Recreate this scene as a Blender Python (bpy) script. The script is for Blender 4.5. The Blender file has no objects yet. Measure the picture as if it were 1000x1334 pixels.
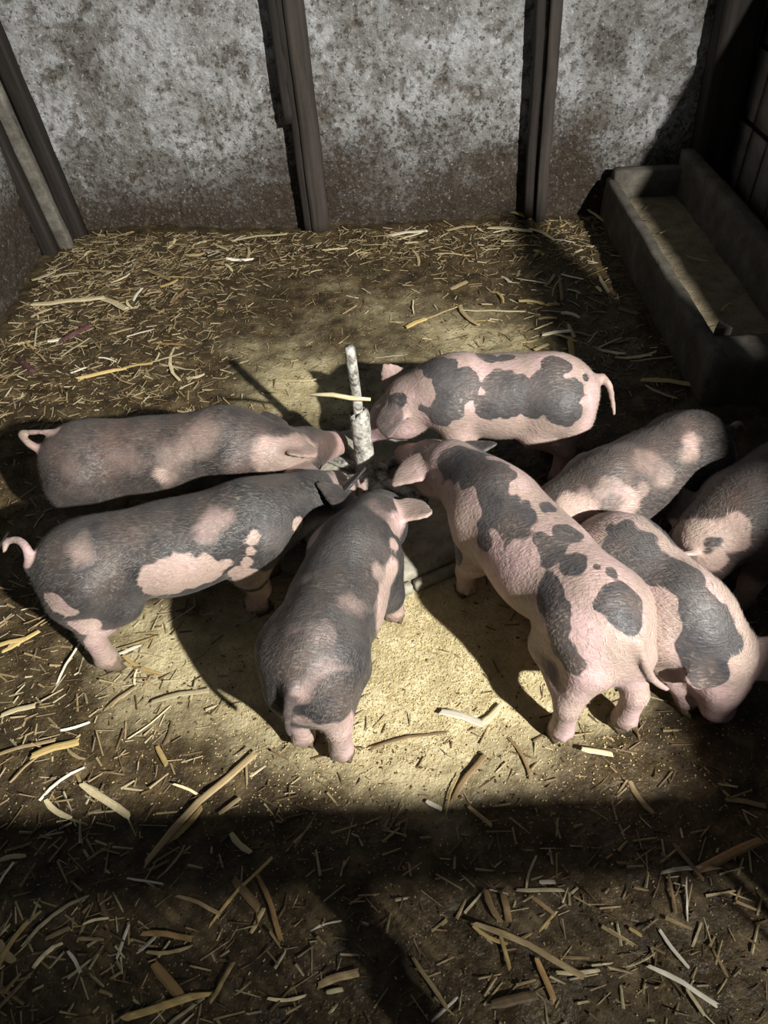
import bpy, math, random
import numpy as np
from mathutils import Matrix, Vector

scene = bpy.context.scene
COL = scene.collection
R = math.radians

# ------------------------------------------------------------------ camera
F_PX, CAM_H = 963.0, 1.6
cam_data = bpy.data.cameras.new('camera')
cam = bpy.data.objects.new('camera', cam_data)
COL.objects.link(cam)
cam.location = (0, 0, CAM_H)
CAM_M = Matrix.Rotation(R(1.0), 3, 'Z') @ Matrix.Rotation(R(45.0), 3, 'X') @ Matrix.Rotation(R(-3.0), 3, 'Z')
cam.rotation_euler = CAM_M.to_euler()
cam_data.sensor_fit = 'VERTICAL'
cam_data.sensor_height = 36.0
cam_data.lens = 36.0 * F_PX / 1334.0
cam_data.clip_start = 0.02
scene.camera = cam

# ------------------------------------------------------------------ light
world = bpy.data.worlds.new('barn_air')
scene.world = world
world.use_nodes = True
bg = world.node_tree.nodes['Background']
bg.inputs[0].default_value = (0.80, 0.90, 1.0, 1)
bg.inputs[1].default_value = 0.072

LAMP = Vector((2.4, -1.9, 3.0))
ld = bpy.data.lights.new('barn_lamp', 'SPOT')
ld.energy = 2600
ld.color = (1.0, 0.96, 0.90)
ld.shadow_soft_size = 0.055
ld.spot_size = R(65)
ld.spot_blend = 1.0
lamp = bpy.data.objects.new('barn_lamp', ld)
COL.objects.link(lamp)
lamp.location = LAMP
lamp.rotation_euler = (Vector((0.16, 1.62, 0.25)) - LAMP).to_track_quat('-Z', 'Y').to_euler()

vs = scene.view_settings
vs.view_transform = 'Standard'
vs.look = 'None'
vs.exposure = 0.0
vs.gamma = 1.0
vs.use_curve_mapping = False

# ------------------------------------------------------------------ helpers
CM = np.array(CAM_M)

def at_z(px, py, z=0.0):
    """real-world point at height z seen at a pixel of the 1000x1334 frame (used to measure the photo)"""
    d = CM @ np.array([(px - 500) / F_PX, -(py - 667) / F_PX, -1.0])
    t = (z - CAM_H) / d[2]
    return np.array([0, 0, CAM_H]) + t * d

def at_y(px, py, Y):
    d = CM @ np.array([(px - 500) / F_PX, -(py - 667) / F_PX, -1.0])
    return np.array([0, 0, CAM_H]) + d * (Y / d[1])

def project(P):
    v = (np.asarray(P) - np.array([0, 0, CAM_H])) @ CM
    dep = -v[:, 2]
    return np.stack([500 + F_PX * v[:, 0] / dep, 667 - F_PX * v[:, 1] / dep, dep], 1)

def _hash(ix, iy, iz, seed):
    h = (ix * 374761393 + iy * 668265263 + iz * 2147483647 + seed * 974634777) & 0xffffffff
    h = ((h ^ (h >> 13)) * 1274126177) & 0xffffffff
    h = h ^ (h >> 16)
    return (h & 0xffff) / 65535.0

def noise3(P, scale, seed=0):
    p = np.asarray(P, float) * scale
    i = np.floor(p).astype(np.int64)
    f = p - i
    f = f * f * (3 - 2 * f)
    out = 0
    for a in (0, 1):
        for b in (0, 1):
            for c in (0, 1):
                w = (f[:, 0] if a else 1 - f[:, 0]) * (f[:, 1] if b else 1 - f[:, 1]) * (f[:, 2] if c else 1 - f[:, 2])
                out = out + w * _hash(i[:, 0] + a, i[:, 1] + b, i[:, 2] + c, seed)
    return out

def fbm(P, scale, seed=0, octaves=4):
    s, a, t = 0, 0.5, 0
    for k in range(octaves):
        s = s + a * noise3(P, scale * 2 ** k, seed + k)
        t += a
        a *= 0.5
    return s / t

def sstep(a, b, x):
    t = np.clip((x - a) / (b - a), 0, 1)
    return t * t * (3 - 2 * t)

def mesh_np(name, V, Fc, smooth=True):
    """fast mesh from numpy verts and quads/tris of one size"""
    me = bpy.data.meshes.new(name)
    V = np.asarray(V, np.float32)
    Fc = np.asarray(Fc, np.int32)
    n, k = Fc.shape
    me.vertices.add(len(V))
    me.vertices.foreach_set('co', V.ravel())
    me.loops.add(n * k)
    me.loops.foreach_set('vertex_index', Fc.ravel())
    me.polygons.add(n)
    me.polygons.foreach_set('loop_start', np.arange(0, n * k, k, dtype=np.int32))
    me.polygons.foreach_set('use_smooth', np.full(n, smooth, dtype=bool))
    me.update(calc_edges=True)
    me.validate()
    return me

def attr(me, name, vals):
    a = me.attributes.new(name, 'FLOAT', 'POINT')
    a.data.foreach_set('value', np.asarray(vals, np.float32))

def obj(name, me, mat=None, parent=None, loc=None):
    o = bpy.data.objects.new(name, me)
    COL.objects.link(o)
    if mat is not None and me is not None and len(me.materials) == 0:
        me.materials.append(mat)
    if parent is not None:
        o.parent = parent
    if loc is not None:
        o.location = loc
    return o

def tag(o, label=None, cat=None, group=None, kind=None):
    if label: o['label'] = label
    if cat: o['category'] = cat
    if group: o['group'] = group
    if kind: o['kind'] = kind
    return o

class Geo:
    """collects verts and faces of any size"""
    def __init__(self): self.v, self.f = [], []
    def add(self, v, f):
        b = len(self.v)
        self.v += [tuple(p) for p in v]
        self.f += [tuple(i + b for i in q) for q in f]
        return self
    def mesh(self, name, smooth=False):
        me = bpy.data.meshes.new(name)
        me.from_pydata(self.v, [], self.f)
        if smooth:
            me.polygons.foreach_set('use_smooth', np.ones(len(me.polygons), dtype=bool))
        me.update()
        return me

def rough_box(size, seg, jit=0.004, bev=0.008, seed=0, taper=None):
    """box with subdivided, rounded and worn edges; origin at the base centre"""
    sx, sy, sz = size
    nx, ny, nz = seg
    g = Geo()
    xs = np.linspace(-.5, .5, nx + 1); ys = np.linspace(-.5, .5, ny + 1); zs = np.linspace(0, 1, nz + 1)
    idx = {}
    V = []
    def vid(i, j, k):
        if (i, j, k) not in idx:
            idx[(i, j, k)] = len(V)
            V.append([xs[i] * sx, ys[j] * sy, zs[k] * sz])
        return idx[(i, j, k)]
    Fc = []
    for i in range(nx):
        for j in range(ny):
            Fc.append((vid(i, j, 0), vid(i, j + 1, 0), vid(i + 1, j + 1, 0), vid(i + 1, j, 0)))
            Fc.append((vid(i, j, nz), vid(i + 1, j, nz), vid(i + 1, j + 1, nz), vid(i, j + 1, nz)))
    for i in range(nx):
        for k in range(nz):
            Fc.append((vid(i, 0, k), vid(i + 1, 0, k), vid(i + 1, 0, k + 1), vid(i, 0, k + 1)))
            Fc.append((vid(i, ny, k), vid(i, ny, k + 1), vid(i + 1, ny, k + 1), vid(i + 1, ny, k)))
    for j in range(ny):
        for k in range(nz):
            Fc.append((vid(0, j, k), vid(0, j, k + 1), vid(0, j + 1, k + 1), vid(0, j + 1, k)))
            Fc.append((vid(nx, j, k), vid(nx, j + 1, k), vid(nx, j + 1, k + 1), vid(nx, j, k + 1)))
    V = np.array(V)
    h = np.array([sx / 2, sy / 2, sz / 2])
    c = np.array([0, 0, sz / 2])
    q = V - c
    inner = np.clip(q, -(h - bev), h - bev)
    d = q - inner
    L = np.linalg.norm(d, axis=1, keepdims=True)
    on2 = (np.abs(d) > 1e-9).sum(1) > 1
    d2 = np.where(on2[:, None], d / np.maximum(L, 1e-9) * bev, d)
    V = inner + d2 + c
    n1 = np.stack([fbm(V + 7.3 * s, 9.0, seed + 11 * s, 3) - .5 for s in range(3)], 1)
    V = V + n1 * 2 * jit
    if taper:
        V[:, 0] *= 1 + (taper - 1) * V[:, 2] / sz
    return g.add(V, Fc)

def tube(pts, rad, sides=10, cap=True, jit=0.0, seed=0):
    """tube along points with a radius at every point"""
    pts = [Vector(p) for p in pts]
    g = Geo()
    V, Fc = [], []
    rng = random.Random(seed)
    up = Vector((0, 0, 1))
    for i, p in enumerate(pts):
        t = (pts[min(i + 1, len(pts) - 1)] - pts[max(i - 1, 0)]).normalized()
        u = t.cross(up)
        if u.length < 1e-3: u = t.cross(Vector((0, 1, 0)))
        u.normalize()
        w = u.cross(t).normalized()
        r = rad[i] if hasattr(rad, '__len__') else rad
        for s in range(sides):
            a = 2 * math.pi * s / sides
            rr = r * (1 + rng.uniform(-jit, jit))
            V.append(p + u * math.cos(a) * rr + w * math.sin(a) * rr)
    n = len(pts)
    for i in range(n - 1):
        for s in range(sides):
            a, b = i * sides + s, i * sides + (s + 1) % sides
            Fc.append((a, b, b + sides, a + sides))
    if cap:
        Fc.append(tuple(range(sides - 1, -1, -1)))
        Fc.append(tuple(range((n - 1) * sides, n * sides)))
    return g.add(V, Fc)

# ------------------------------------------------------------------ materials
class Mat:
    def __init__(self, name, rough=0.8, spec=0.3):
        self.m = bpy.data.materials.new(name)
        self.m.use_nodes = True
        self.nt = self.m.node_tree
        self.b = self.nt.nodes['Principled BSDF']
        self.b.inputs['Roughness'].default_value = rough
        self.b.inputs['Specular IOR Level'].default_value = spec
        self.tc = None
    def n(self, t, **kw):
        nd = self.nt.nodes.new(t)
        for k, v in kw.items(): setattr(nd, k, v)
        return nd
    def l(self, a, b): self.nt.links.new(a, b)
    def coord(self, kind='Object', scale=(1, 1, 1)):
        if self.tc is None: self.tc = self.n('ShaderNodeTexCoord')
        mp = self.n('ShaderNodeMapping')
        mp.inputs['Scale'].default_value = scale
        self.l(self.tc.outputs[kind], mp.inputs[0])
        return mp.outputs[0]
    def noise(self, scale, detail=4, rough=0.55, vec=None, dist=0.0):
        nd = self.n('ShaderNodeTexNoise')
        nd.inputs['Scale'].default_value = scale
        nd.inputs['Detail'].default_value = detail
        nd.inputs['Roughness'].default_value = rough
        nd.inputs['Distortion'].default_value = dist
        self.l(vec if vec is not None else self.coord(), nd.inputs['Vector'])
        return nd.outputs['Fac']
    def ramp(self, fac, stops, interp='LINEAR'):
        nd = self.n('ShaderNodeValToRGB')
        nd.color_ramp.interpolation = interp
        el = nd.color_ramp.elements
        while len(el) < len(stops): el.new(0.5)
        for e, (p, c) in zip(el, stops):
            e.position = p
            e.color = c if len(c) == 4 else (*c, 1)
        self.l(fac, nd.inputs[0])
        return nd.outputs[0]
    def mix(self, fac, a, b, mode='MIX'):
        nd = self.n('ShaderNodeMix', data_type='RGBA', blend_type=mode)
        for v, s in ((fac, nd.inputs[0]), (a, nd.inputs[6]), (b, nd.inputs[7])):
            if isinstance(v, (int, float)): s.default_value = v
            elif isinstance(v, tuple): s.default_value = v if len(v) == 4 else (*v, 1)
            else: self.l(v, s)
        return nd.outputs[2]
    def math(self, op, a, b=0.0, c=0.0, clamp=False):
        nd = self.n('ShaderNodeMath', operation=op, use_clamp=clamp)
        for v, s in ((a, nd.inputs[0]), (b, nd.inputs[1]), (c, nd.inputs[2])):
            if isinstance(v, (int, float)): s.default_value = v
            else: self.l(v, s)
        return nd.outputs[0]
    def attr(self, name):
        nd = self.n('ShaderNodeAttribute', attribute_name=name)
        return nd.outputs['Fac']
    def base(self, c):
        if isinstance(c, tuple): self.b.inputs['Base Color'].default_value = (*c, 1)
        else: self.l(c, self.b.inputs['Base Color'])
    def rough(self, c): self.l(c, self.b.inputs['Roughness'])
    def bump(self, h, strength=0.4, dist=0.004):
        nd = self.n('ShaderNodeBump')
        nd.inputs['Strength'].default_value = strength
        nd.inputs['Distance'].default_value = dist
        self.l(h, nd.inputs['Height'])
        self.l(nd.outputs[0], self.b.inputs['Normal'])

def mat_floor():
    M = Mat('trampled_dirty_concrete', 0.75, 0.35)
    v = M.coord('Object')
    big = M.noise(2.2, 5, .6, v)
    mid = M.noise(14, 6, .65, v)
    fine = M.noise(95, 3, .6, v)
    gr = M.n('ShaderNodeTexVoronoi', feature='F1')
    gr.inputs['Scale'].default_value = 150
    M.l(v, gr.inputs['Vector'])
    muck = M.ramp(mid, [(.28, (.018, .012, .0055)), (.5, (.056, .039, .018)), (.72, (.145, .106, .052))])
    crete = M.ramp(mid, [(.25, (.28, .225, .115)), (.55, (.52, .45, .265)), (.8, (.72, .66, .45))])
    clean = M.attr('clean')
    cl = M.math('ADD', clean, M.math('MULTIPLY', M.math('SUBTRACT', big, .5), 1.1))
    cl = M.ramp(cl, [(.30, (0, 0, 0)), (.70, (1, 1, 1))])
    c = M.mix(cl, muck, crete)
    specks = M.ramp(gr.outputs['Distance'], [(.12, (1, 1, 1)), (.30, (0, 0, 0))])
    cc = M.n('ShaderNodeSeparateColor'); M.l(gr.outputs['Color'], cc.inputs[0])
    pick = M.math('MULTIPLY', M.math('GREATER_THAN', cc.outputs[0], .72), specks)
    c = M.mix(M.math('MULTIPLY', pick, .55), c, (.42, .34, .17))
    dk = M.math('MULTIPLY', M.math('LESS_THAN', cc.outputs[0], .22), specks)
    c = M.mix(M.math('MULTIPLY', dk, .6), c, (.03, .02, .01))
    M.base(c)
    wet = M.ramp(M.noise(5, 4, .6, v), [(.40, (.42,) * 3), (.65, (.86,) * 3)])
    M.rough(wet)
    h = M.math('ADD', M.math('MULTIPLY', mid, 1.0), M.math('MULTIPLY', fine, .7))
    M.bump(h, .75, .010)
    return M.m

def mat_plaster():
    M = Mat('stained_limewash_plaster', 0.85, 0.25)
    v = M.coord('Object')
    ch, gm = M.attr('chip'), M.attr('grime')
    n1, n2, n3 = M.noise(3.0, 6, .62, v), M.noise(28, 6, .72, v), M.noise(90, 3, .6, v)
    white = M.ramp(n2, [(.25, (.22, .222, .218)), (.5, (.41, .42, .425)), (.75, (.58, .60, .62))])
    grey = M.ramp(n2, [(.3, (.13, .125, .115)), (.7, (.30, .295, .275))])
    c = M.mix(M.ramp(n1, [(.42, (0, 0, 0)), (.60, (1, 1, 1))]), white, grey)
    c = M.mix(M.math('MULTIPLY', ch, .85), c, M.ramp(n3, [(.3, (.05, .042, .032)), (.7, (.15, .125, .095))]))
    soil = M.ramp(n2, [(.25, (.022, .017, .011)), (.55, (.068, .053, .037)), (.8, (.19, .15, .108))])
    g2 = M.math('ADD', gm, M.math('MULTIPLY', M.math('SUBTRACT', n2, .5), .9))
    c = M.mix(M.ramp(g2, [(.25, (0, 0, 0)), (.80, (1, 1, 1))]), c, soil)
    sp = M.noise(48, 5, .75, v)
    spk = M.ramp(M.math('ADD', sp, M.math('MULTIPLY', gm, .10)), [(.57, (0, 0, 0)), (.66, (.85, .85, .85))])
    c = M.mix(spk, c, (.055, .044, .032))
    lt = M.ramp(M.noise(70, 4, .7, v), [(.58, (0, 0, 0)), (.68, (.6, .6, .6))])
    c = M.mix(M.math('MULTIPLY', lt, M.math('SUBTRACT', 1.0, M.math('MULTIPLY', gm, .6))), c, (.74, .75, .75))
    M.base(c)
    M.bump(M.math('ADD', M.math('SUBTRACT', n2, M.math('MULTIPLY', spk, .25)), M.math('MULTIPLY', n3, .6)), .9, .016)
    return M.m

def mat_wood(name, c0, c1, rough=.7, scale=(30, 30, 2.2), spec=.3):
    M = Mat(name, rough, spec)
    v = M.coord('Object', scale)
    n = M.noise(1.0, 5, .6, v, .4)
    f = M.noise(40, 3, .6)
    c = M.ramp(n, [(.3, c0), (.7, c1)])
    c = M.mix(M.math('MULTIPLY', f, .35), c, tuple(.5 * x for x in c0))
    M.base(c)
    M.bump(M.math('ADD', n, M.math('MULTIPLY', f, .3)), .4, .004)
    return M.m

def mat_mottle(name, stops, scale=18, rough=.8, spec=.3, bump=.5, dist=.006, fine=80, metal=0):
    M = Mat(name, rough, spec)
    n = M.noise(scale, 6, .65)
    f = M.noise(fine, 3, .6)
    M.base(M.ramp(M.math('ADD', M.math('MULTIPLY', n, .75), M.math('MULTIPLY', f, .25)), stops))
    M.b.inputs['Metallic'].default_value = metal
    M.bump(M.math('ADD', n, M.math('MULTIPLY', f, .5)), bump, dist)
    return M.m

def mat_straw(name, c0, c1, rough=.55):
    M = Mat(name, rough, .4)
    oi = M.n('ShaderNodeObjectInfo')
    v = M.coord('Object', (14, 120, 120))
    n = M.noise(1.0, 4, .6, v)
    c = M.ramp(n, [(.25, c0), (.75, c1)])
    hs = M.n('ShaderNodeHueSaturation')
    M.l(M.math('ADD', M.math('MULTIPLY', oi.outputs['Random'], .7), .6), hs.inputs['Value'])
    M.l(c, hs.inputs['Color'])
    M.base(hs.outputs[0])
    M.bump(n, .3, .002)
    return M.m

def mat_skin(name, dark, grey, pink, amp, hairtone, tan=(.34, .265, .215), width=.2):
    """pied hide: 'coat' is a signed field (+ pigmented, - pink), broken up by noise; 'mud' soils the legs"""
    M = Mat(name, .5, .35)
    v = M.coord('Object')
    f = M.attr('coat')
    edge = M.noise(34, 4, .6, v)
    m = M.math('ADD', f, M.math('MULTIPLY', M.math('SUBTRACT', edge, .5), amp))
    m = M.ramp(M.math('ADD', M.math('MULTIPLY', m, .5), .5), [(.5 - width, (0, 0, 0)), (.5 + width, (1, 1, 1))])
    patch = M.noise(9, 5, .65, v)
    patch2 = M.noise(5.5, 4, .6, M.coord('Object', (1.3, 1.0, 1.0)))
    brown = tuple(a_ * b_ for a_, b_ in zip(grey, (1.10, .90, .80)))
    dk = M.ramp(patch, [(.36, dark), (.56, tuple((a_ + b_) / 2 for a_, b_ in zip(dark, grey))), (.70, grey)])
    dk = M.mix(M.ramp(patch2, [(.48, (0, 0, 0)), (.66, (.8, .8, .8))]), dk, brown)
    mot = M.noise(60, 4, .6, v)
    pk = M.ramp(M.noise(16, 5, .65, v), [(.3, tuple(x * .70 for x in pink)), (.55, pink), (.8, tuple(min(1, x * 1.2) for x in pink))])
    pk = M.mix(M.ramp(patch2, [(.46, (.85, .85, .85)), (.64, (0, 0, 0))]), pk, tan)
    pk = M.mix(M.ramp(mot, [(.52, (0, 0, 0)), (.72, (.55, .55, .55))]), pk, tuple(a_ * b_ for a_, b_ in zip(pink, (.62, .50, .46))))
    c = M.mix(m, pk, dk)
    st = M.n('ShaderNodeTexNoise')
    st.inputs['Scale'].default_value = 1.0
    st.inputs['Detail'].default_value = 3
    M.l(M.coord('Object', (55, 210, 130)), st.inputs['Vector'])
    streak = M.ramp(st.outputs['Fac'], [(.52, (0, 0, 0)), (.74, (1, 1, 1))])
    wh = M.ramp(M.noise(6, 3, .5, v), [(.5, (0, 0, 0)), (.70, (1, 1, 1))])
    c = M.mix(M.math('MULTIPLY', M.math('MULTIPLY', streak, wh), .8), c, hairtone)
    mud = M.attr('mud')
    mm = M.ramp(M.math('ADD', mud, M.math('MULTIPLY', M.math('SUBTRACT', M.noise(26, 4, .6, v), .5), 1.2)), [(.45, (0, 0, 0)), (.65, (1, 1, 1))])
    c = M.mix(M.math('MULTIPLY', mm, .8), c, (.13, .095, .062))
    M.base(c)
    M.rough(M.ramp(mot, [(.3, (.40,) * 3), (.7, (.62,) * 3)]))
    M.b.inputs['Sheen Weight'].default_value = .05
    M.b.inputs['Sheen Roughness'].default_value = .5
    M.b.inputs['Subsurface Weight'].default_value = .06
    M.b.inputs['Subsurface Radius'].default_value = (.01, .004, .003)
    M.bump(M.math('ADD', st.outputs['Fac'], M.math('MULTIPLY', mot, .8)), .55, .005)
    return M.m

FLOOR_M = mat_floor()
PLASTER_M = mat_plaster()
WOOD_DARK = mat_wood('old_dark_timber', (.010, .008, .0065), (.036, .029, .024))
WOOD_BROWN = mat_wood('weathered_brown_timber', (.024, .020, .016), (.072, .060, .050))
TROUGH_M = mat_mottle('shaded_trough_concrete', [(.3, (.045, .040, .032)), (.5, (.095, .086, .070)), (.72, (.18, .165, .135))], 9, .8)  # concrete darkened to carry the black shade of its left side
TROUGH_IN = mat_mottle('crusted_feed_bed', [(.3, (.13, .105, .065)), (.5, (.23, .19, .125)), (.75, (.34, .29, .20))], 14, .85, bump=.9, dist=.012)
TILE_M = mat_mottle('sooty_wall_tile', [(.3, (.20, .17, .15)), (.6, (.40, .35, .32)), (.8, (.52, .48, .44))], 7, .6)
GROUT_M = mat_mottle('black_joint', [(.3, (.008, .007, .006)), (.7, (.02, .017, .014))], 20, .9)
SLAB_M = mat_mottle('worn_slab_concrete', [(.28, (.13, .12, .09)), (.48, (.29, .275, .215)), (.72, (.47, .455, .385))], 16, .8, bump=.7, dist=.008)
SLAB_M2 = mat_mottle('dirty_plaster_strip', [(.3, (.05, .045, .036)), (.5, (.13, .12, .10)), (.72, (.26, .245, .21))], 12, .85)
PIPE_M = mat_mottle('crusted_steel', [(.38, (.060, .056, .048)), (.47, (.24, .235, .205)), (.56, (.46, .45, .405)), (.75, (.62, .61, .56))], 34, .65, .4, bump=.9, dist=.006, fine=120)
STEEL_M = mat_mottle('bare_dark_steel', [(.3, (.03, .024, .018)), (.7, (.12, .095, .07))], 30, .6, .4)
HOOF_M = mat_mottle('muddy_hoof', [(.3, (.05, .036, .022)), (.7, (.17, .125, .085))], 40, .7)
EYE_M = Mat('dark_eye', .12, .6); EYE_M.base((.012, .008, .006)); EYE_M = EYE_M.m
STRAW = [mat_straw('pale_straw', (.42, .34, .17), (.72, .64, .42)),
         mat_straw('golden_straw', (.36, .25, .085), (.60, .46, .20)),
         mat_straw('brown_stalk', (.11, .072, .034), (.26, .18, .09)),
         mat_straw('tan_stalk', (.25, .18, .085), (.44, .34, .185)),
         mat_straw('white_husk', (.62, .56, .42), (.82, .78, .66)),
         mat_straw('orange_stalk', (.22, .13, .050), (.40, .26, .11))]
COB_M = mat_mottle('red_corn_cob', [(.3, (.045, .018, .016)), (.55, (.11, .052, .048)), (.8, (.22, .13, .12))], 90, .8, bump=.9)
GRAIN_M = mat_mottle('spilled_meal', [(.3, (.30, .23, .10)), (.6, (.52, .43, .22)), (.8, (.66, .58, .36))], 40, .8)
CRUMB_M = mat_mottle('dung_crumbs', [(.3, (.035, .024, .012)), (.7, (.12, .085, .042))], 30, .75)

# ------------------------------------------------------------------ setting
WALL_Y, LEFT_X, RIGHT_X = 3.67, -1.62, 1.66

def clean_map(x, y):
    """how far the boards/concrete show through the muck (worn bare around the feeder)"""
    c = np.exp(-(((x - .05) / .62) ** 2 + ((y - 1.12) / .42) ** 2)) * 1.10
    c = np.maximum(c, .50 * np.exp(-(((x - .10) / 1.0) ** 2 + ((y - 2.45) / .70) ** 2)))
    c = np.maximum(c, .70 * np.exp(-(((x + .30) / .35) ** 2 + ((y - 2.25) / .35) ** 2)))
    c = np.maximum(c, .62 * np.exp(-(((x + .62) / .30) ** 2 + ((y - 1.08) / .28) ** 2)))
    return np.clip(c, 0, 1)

def height_map(P):
    x, y = P[:, 0], P[:, 1]
    c = clean_map(x, y)
    h = (fbm(P, 9, 3, 4) - .5) * .030 * (1.15 - c) + (fbm(P, 45, 9, 2) - .5) * .012 * (1.2 - c)
    litter = sstep(-.55, -1.25, x) * sstep(1.6, 2.3, y) * .030
    return h + litter - .002

def grid(x0, x1, y0, y1, step):
    nx, ny = int(round((x1 - x0) / step)), int(round((y1 - y0) / step))
    X, Y = np.meshgrid(np.linspace(x0, x1, nx + 1), np.linspace(y0, y1, ny + 1), indexing='ij')
    i = np.arange(nx)[:, None] * (ny + 1) + np.arange(ny)[None, :]
    Fc = np.stack([i, i + ny + 1, i + ny + 2, i + 1], -1).reshape(-1, 4)
    return X.ravel(), Y.ravel(), Fc

X, Y, Fc = grid(-1.75, 1.80, -0.9, 3.80, .014)
P = np.stack([X, Y, np.zeros_like(X)], 1)
P[:, 2] = height_map(P)
me = mesh_np('floor', P, Fc)
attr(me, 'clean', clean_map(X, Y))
tag(obj('floor', me, FLOOR_M), 'muck covered concrete floor of the pig pen', kind='structure')

def plaster_wall(name, x0, x1, z1, seed, place, label, base_dirt=.60):
    X, Z, Fc = grid(x0, x1, -.03, z1, .0115)
    Q = np.stack([X, Z, np.full_like(X, seed * 3.1)], 1)
    a = fbm(Q, 7, seed, 5)
    b = fbm(Q, 26, seed + 5, 4)
    pit = sstep(.59, .65, b)
    flake = sstep(.575, .60, a)
    D = (fbm(Q, 3, seed + 9, 3) - .5) * .03 + (b - .5) * .012 - pit * .012 - flake * .006
    V = place(X, Z, D)
    me = mesh_np(name, V, Fc[:, ::-1] if False else Fc)
    attr(me, 'chip', np.maximum(pit * .9, flake * .55))
    hgt = base_dirt + (fbm(Q, 2.2, seed + 20, 4) - .5) * .75
    g = np.clip((hgt - Z) / .62, 0, 1) * 1.0
    blot = sstep(.56, .70, fbm(Q, 4.0, seed + 30, 5)) * sstep(1.1, .4, Z) * .75
    attr(me, 'grime', np.maximum(g, blot))
    return tag(obj(name, me, PLASTER_M), label, kind='structure')

plaster_wall('wall_back', -1.70, 1.80, 1.60, 4, lambda X, Z, D: np.stack([X, WALL_Y - D, Z], 1),
             'grimy white limewashed back wall with flaking plaster')
plaster_wall('wall_left', 1.2, 3.72, 1.60, 8, lambda X, Z, D: np.stack([LEFT_X + D, X, Z], 1),
             'grey plastered left wall with darker foot', .78)  # darkening reaches higher on this wall

def timber(name, x0, z0, x1, z1, width, depth, y, mat, seed, parent=None):
    """upright board leaning from its foot (x0,z0) to its head (x1,z1) against the back wall"""
    L = math.hypot(x1 - x0, z1 - z0)
    g = rough_box((width, depth, L), (4, 3, 26), .005, .006, seed)
    o = obj(name, g.mesh(name, True), mat, parent)
    o.location = (x0, y, z0)
    o.rotation_euler = (0, math.atan2(x1 - x0, z1 - z0), 0)
    return o

# main upright with a shorter board nailed on its left side
p1 = obj('wooden_post', None); p1.location = (0, 0, 0)
tag(p1, 'dark double-board post on the back wall with a shorter board nailed on', 'post')
timber('front_board', -.300, -.02, -.335, 1.60, .085, .070, 3.60, WOOD_BROWN, 1, p1)
timber('side_board', -.357, -.02, -.385, 1.60, .045, .055, 3.605, WOOD_DARK, 2, p1)
timber('short_board', -.392, .50, -.425, 1.60, .050, .045, 3.60, WOOD_DARK, 3, p1)
p2 = obj('wooden_post', None)
tag(p2, 'pair of slim dark battens on the back wall with a slit between them', 'post')
timber('batten', .722, .02, .660, 1.60, .042, .055, 3.605, WOOD_DARK, 4, p2)
timber('batten', .782, -.02, .725, 1.60, .052, .070, 3.60, WOOD_BROWN, 5, p2)
p3 = obj('wooden_post', None)
tag(p3, 'rough corner post between the left wall and the back wall', 'post')
timber('back_board', -1.50, -.02, -1.63, 1.60, .075, .07, 3.60, WOOD_DARK, 6, p3)
timber('plastered_board', -1.535, -.02, -1.70, 1.60, .062, .06, 3.50, SLAB_M2, 7, p3)
timber('front_board', -1.585, -.02, -1.735, 1.60, .070, .06, 3.42, WOOD_DARK, 8, p3)
# dark upright set in the right corner in place of black shade
shade_upright = timber('wooden_post', 1.56, -.02, 1.46, 1.60, .16, .12, 3.585, WOOD_DARK, 9)
tag(shade_upright, 'broad black upright standing in for shade behind the far end of the trough', 'post')

# right wall: tiles on a black backing; solid up to 1.57 m
gw = rough_box((.06, 3.25, 1.23), (2, 26, 10), .003, .004, 10)
wr = obj('wall_right', gw.mesh('wall_right', True), GROUT_M)
wr.location = (RIGHT_X + .03, 2.045, 0)
tag(wr, 'dark tiled right wall of the pen', kind='structure')
gw = rough_box((.06, 1.32, 1.77), (2, 26, 14), .003, .004, 12)
w2 = obj('wall_right_shade', gw.mesh('wall_right_shade', True), PLASTER_M)  # unseen taller section added to keep lamp light off the right side
w2.location = (RIGHT_X + .03, -.24, 0)
tag(w2, 'unseen higher front part of the right wall, added for shade', kind='structure')
tile_me = [rough_box((.014, .150, .262), (1, 3, 4), .002, .003, 30 + k).mesh('tile', True) for k in range(4)]
rng = random.Random(5)
for k in range(3):
    for j in range(13):
        t = obj('tile', tile_me[rng.randrange(4)], TILE_M, wr)
        t.location = (-.034 + rng.uniform(-.002, .002), 1.515 - j * .172, .16 + k * .285)
        t.rotation_euler = (rng.uniform(-.01, .01), 0, rng.uniform(-.01, .01))

# unseen front gate of the pen, slats added to dim the foreground (the photographer leans over it; it throws the band of shade on the floor)
gate = obj('pen_gate', None)
tag(gate, 'unseen timber gate at the near side of the pen, slats added for shade', 'gate')
def bar(name, a, b, w, d, mat, parent, seed):
    a, b = Vector(a), Vector(b)
    g = rough_box((w, d, (b - a).length), (2, 2, 14), .003, .005, seed)
    o = obj(name, g.mesh(name, True), mat, parent)
    o.location = a
    o.rotation_euler = (b - a).to_track_quat('Z', 'Y').to_euler()
    return o
GY = -.227
bar('top_rail', (-1.6, GY, 1.00), (1.62, GY, 1.00), .10, .045, WOOD_BROWN, gate, 21)
bar('bottom_rail', (-1.6, GY, .12), (1.62, GY, .12), .10, .045, WOOD_BROWN, gate, 23)
bar('brace', (.65, GY + .035, 1.0), (.34, GY + .035, .10), .085, .03, WOOD_BROWN, gate, 22)
shade_slat = rough_box((.0135, .014, .92), (1, 1, 6), .002, .003, 24).mesh('shade_slat', True)  # fine slats added to thin the lamp light on the near floor
for k in range(92):
    o = obj('shade_slat', shade_slat, WOOD_BROWN, gate)
    o.location = (-1.2 + k * .030, GY - .03, .06)

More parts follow.
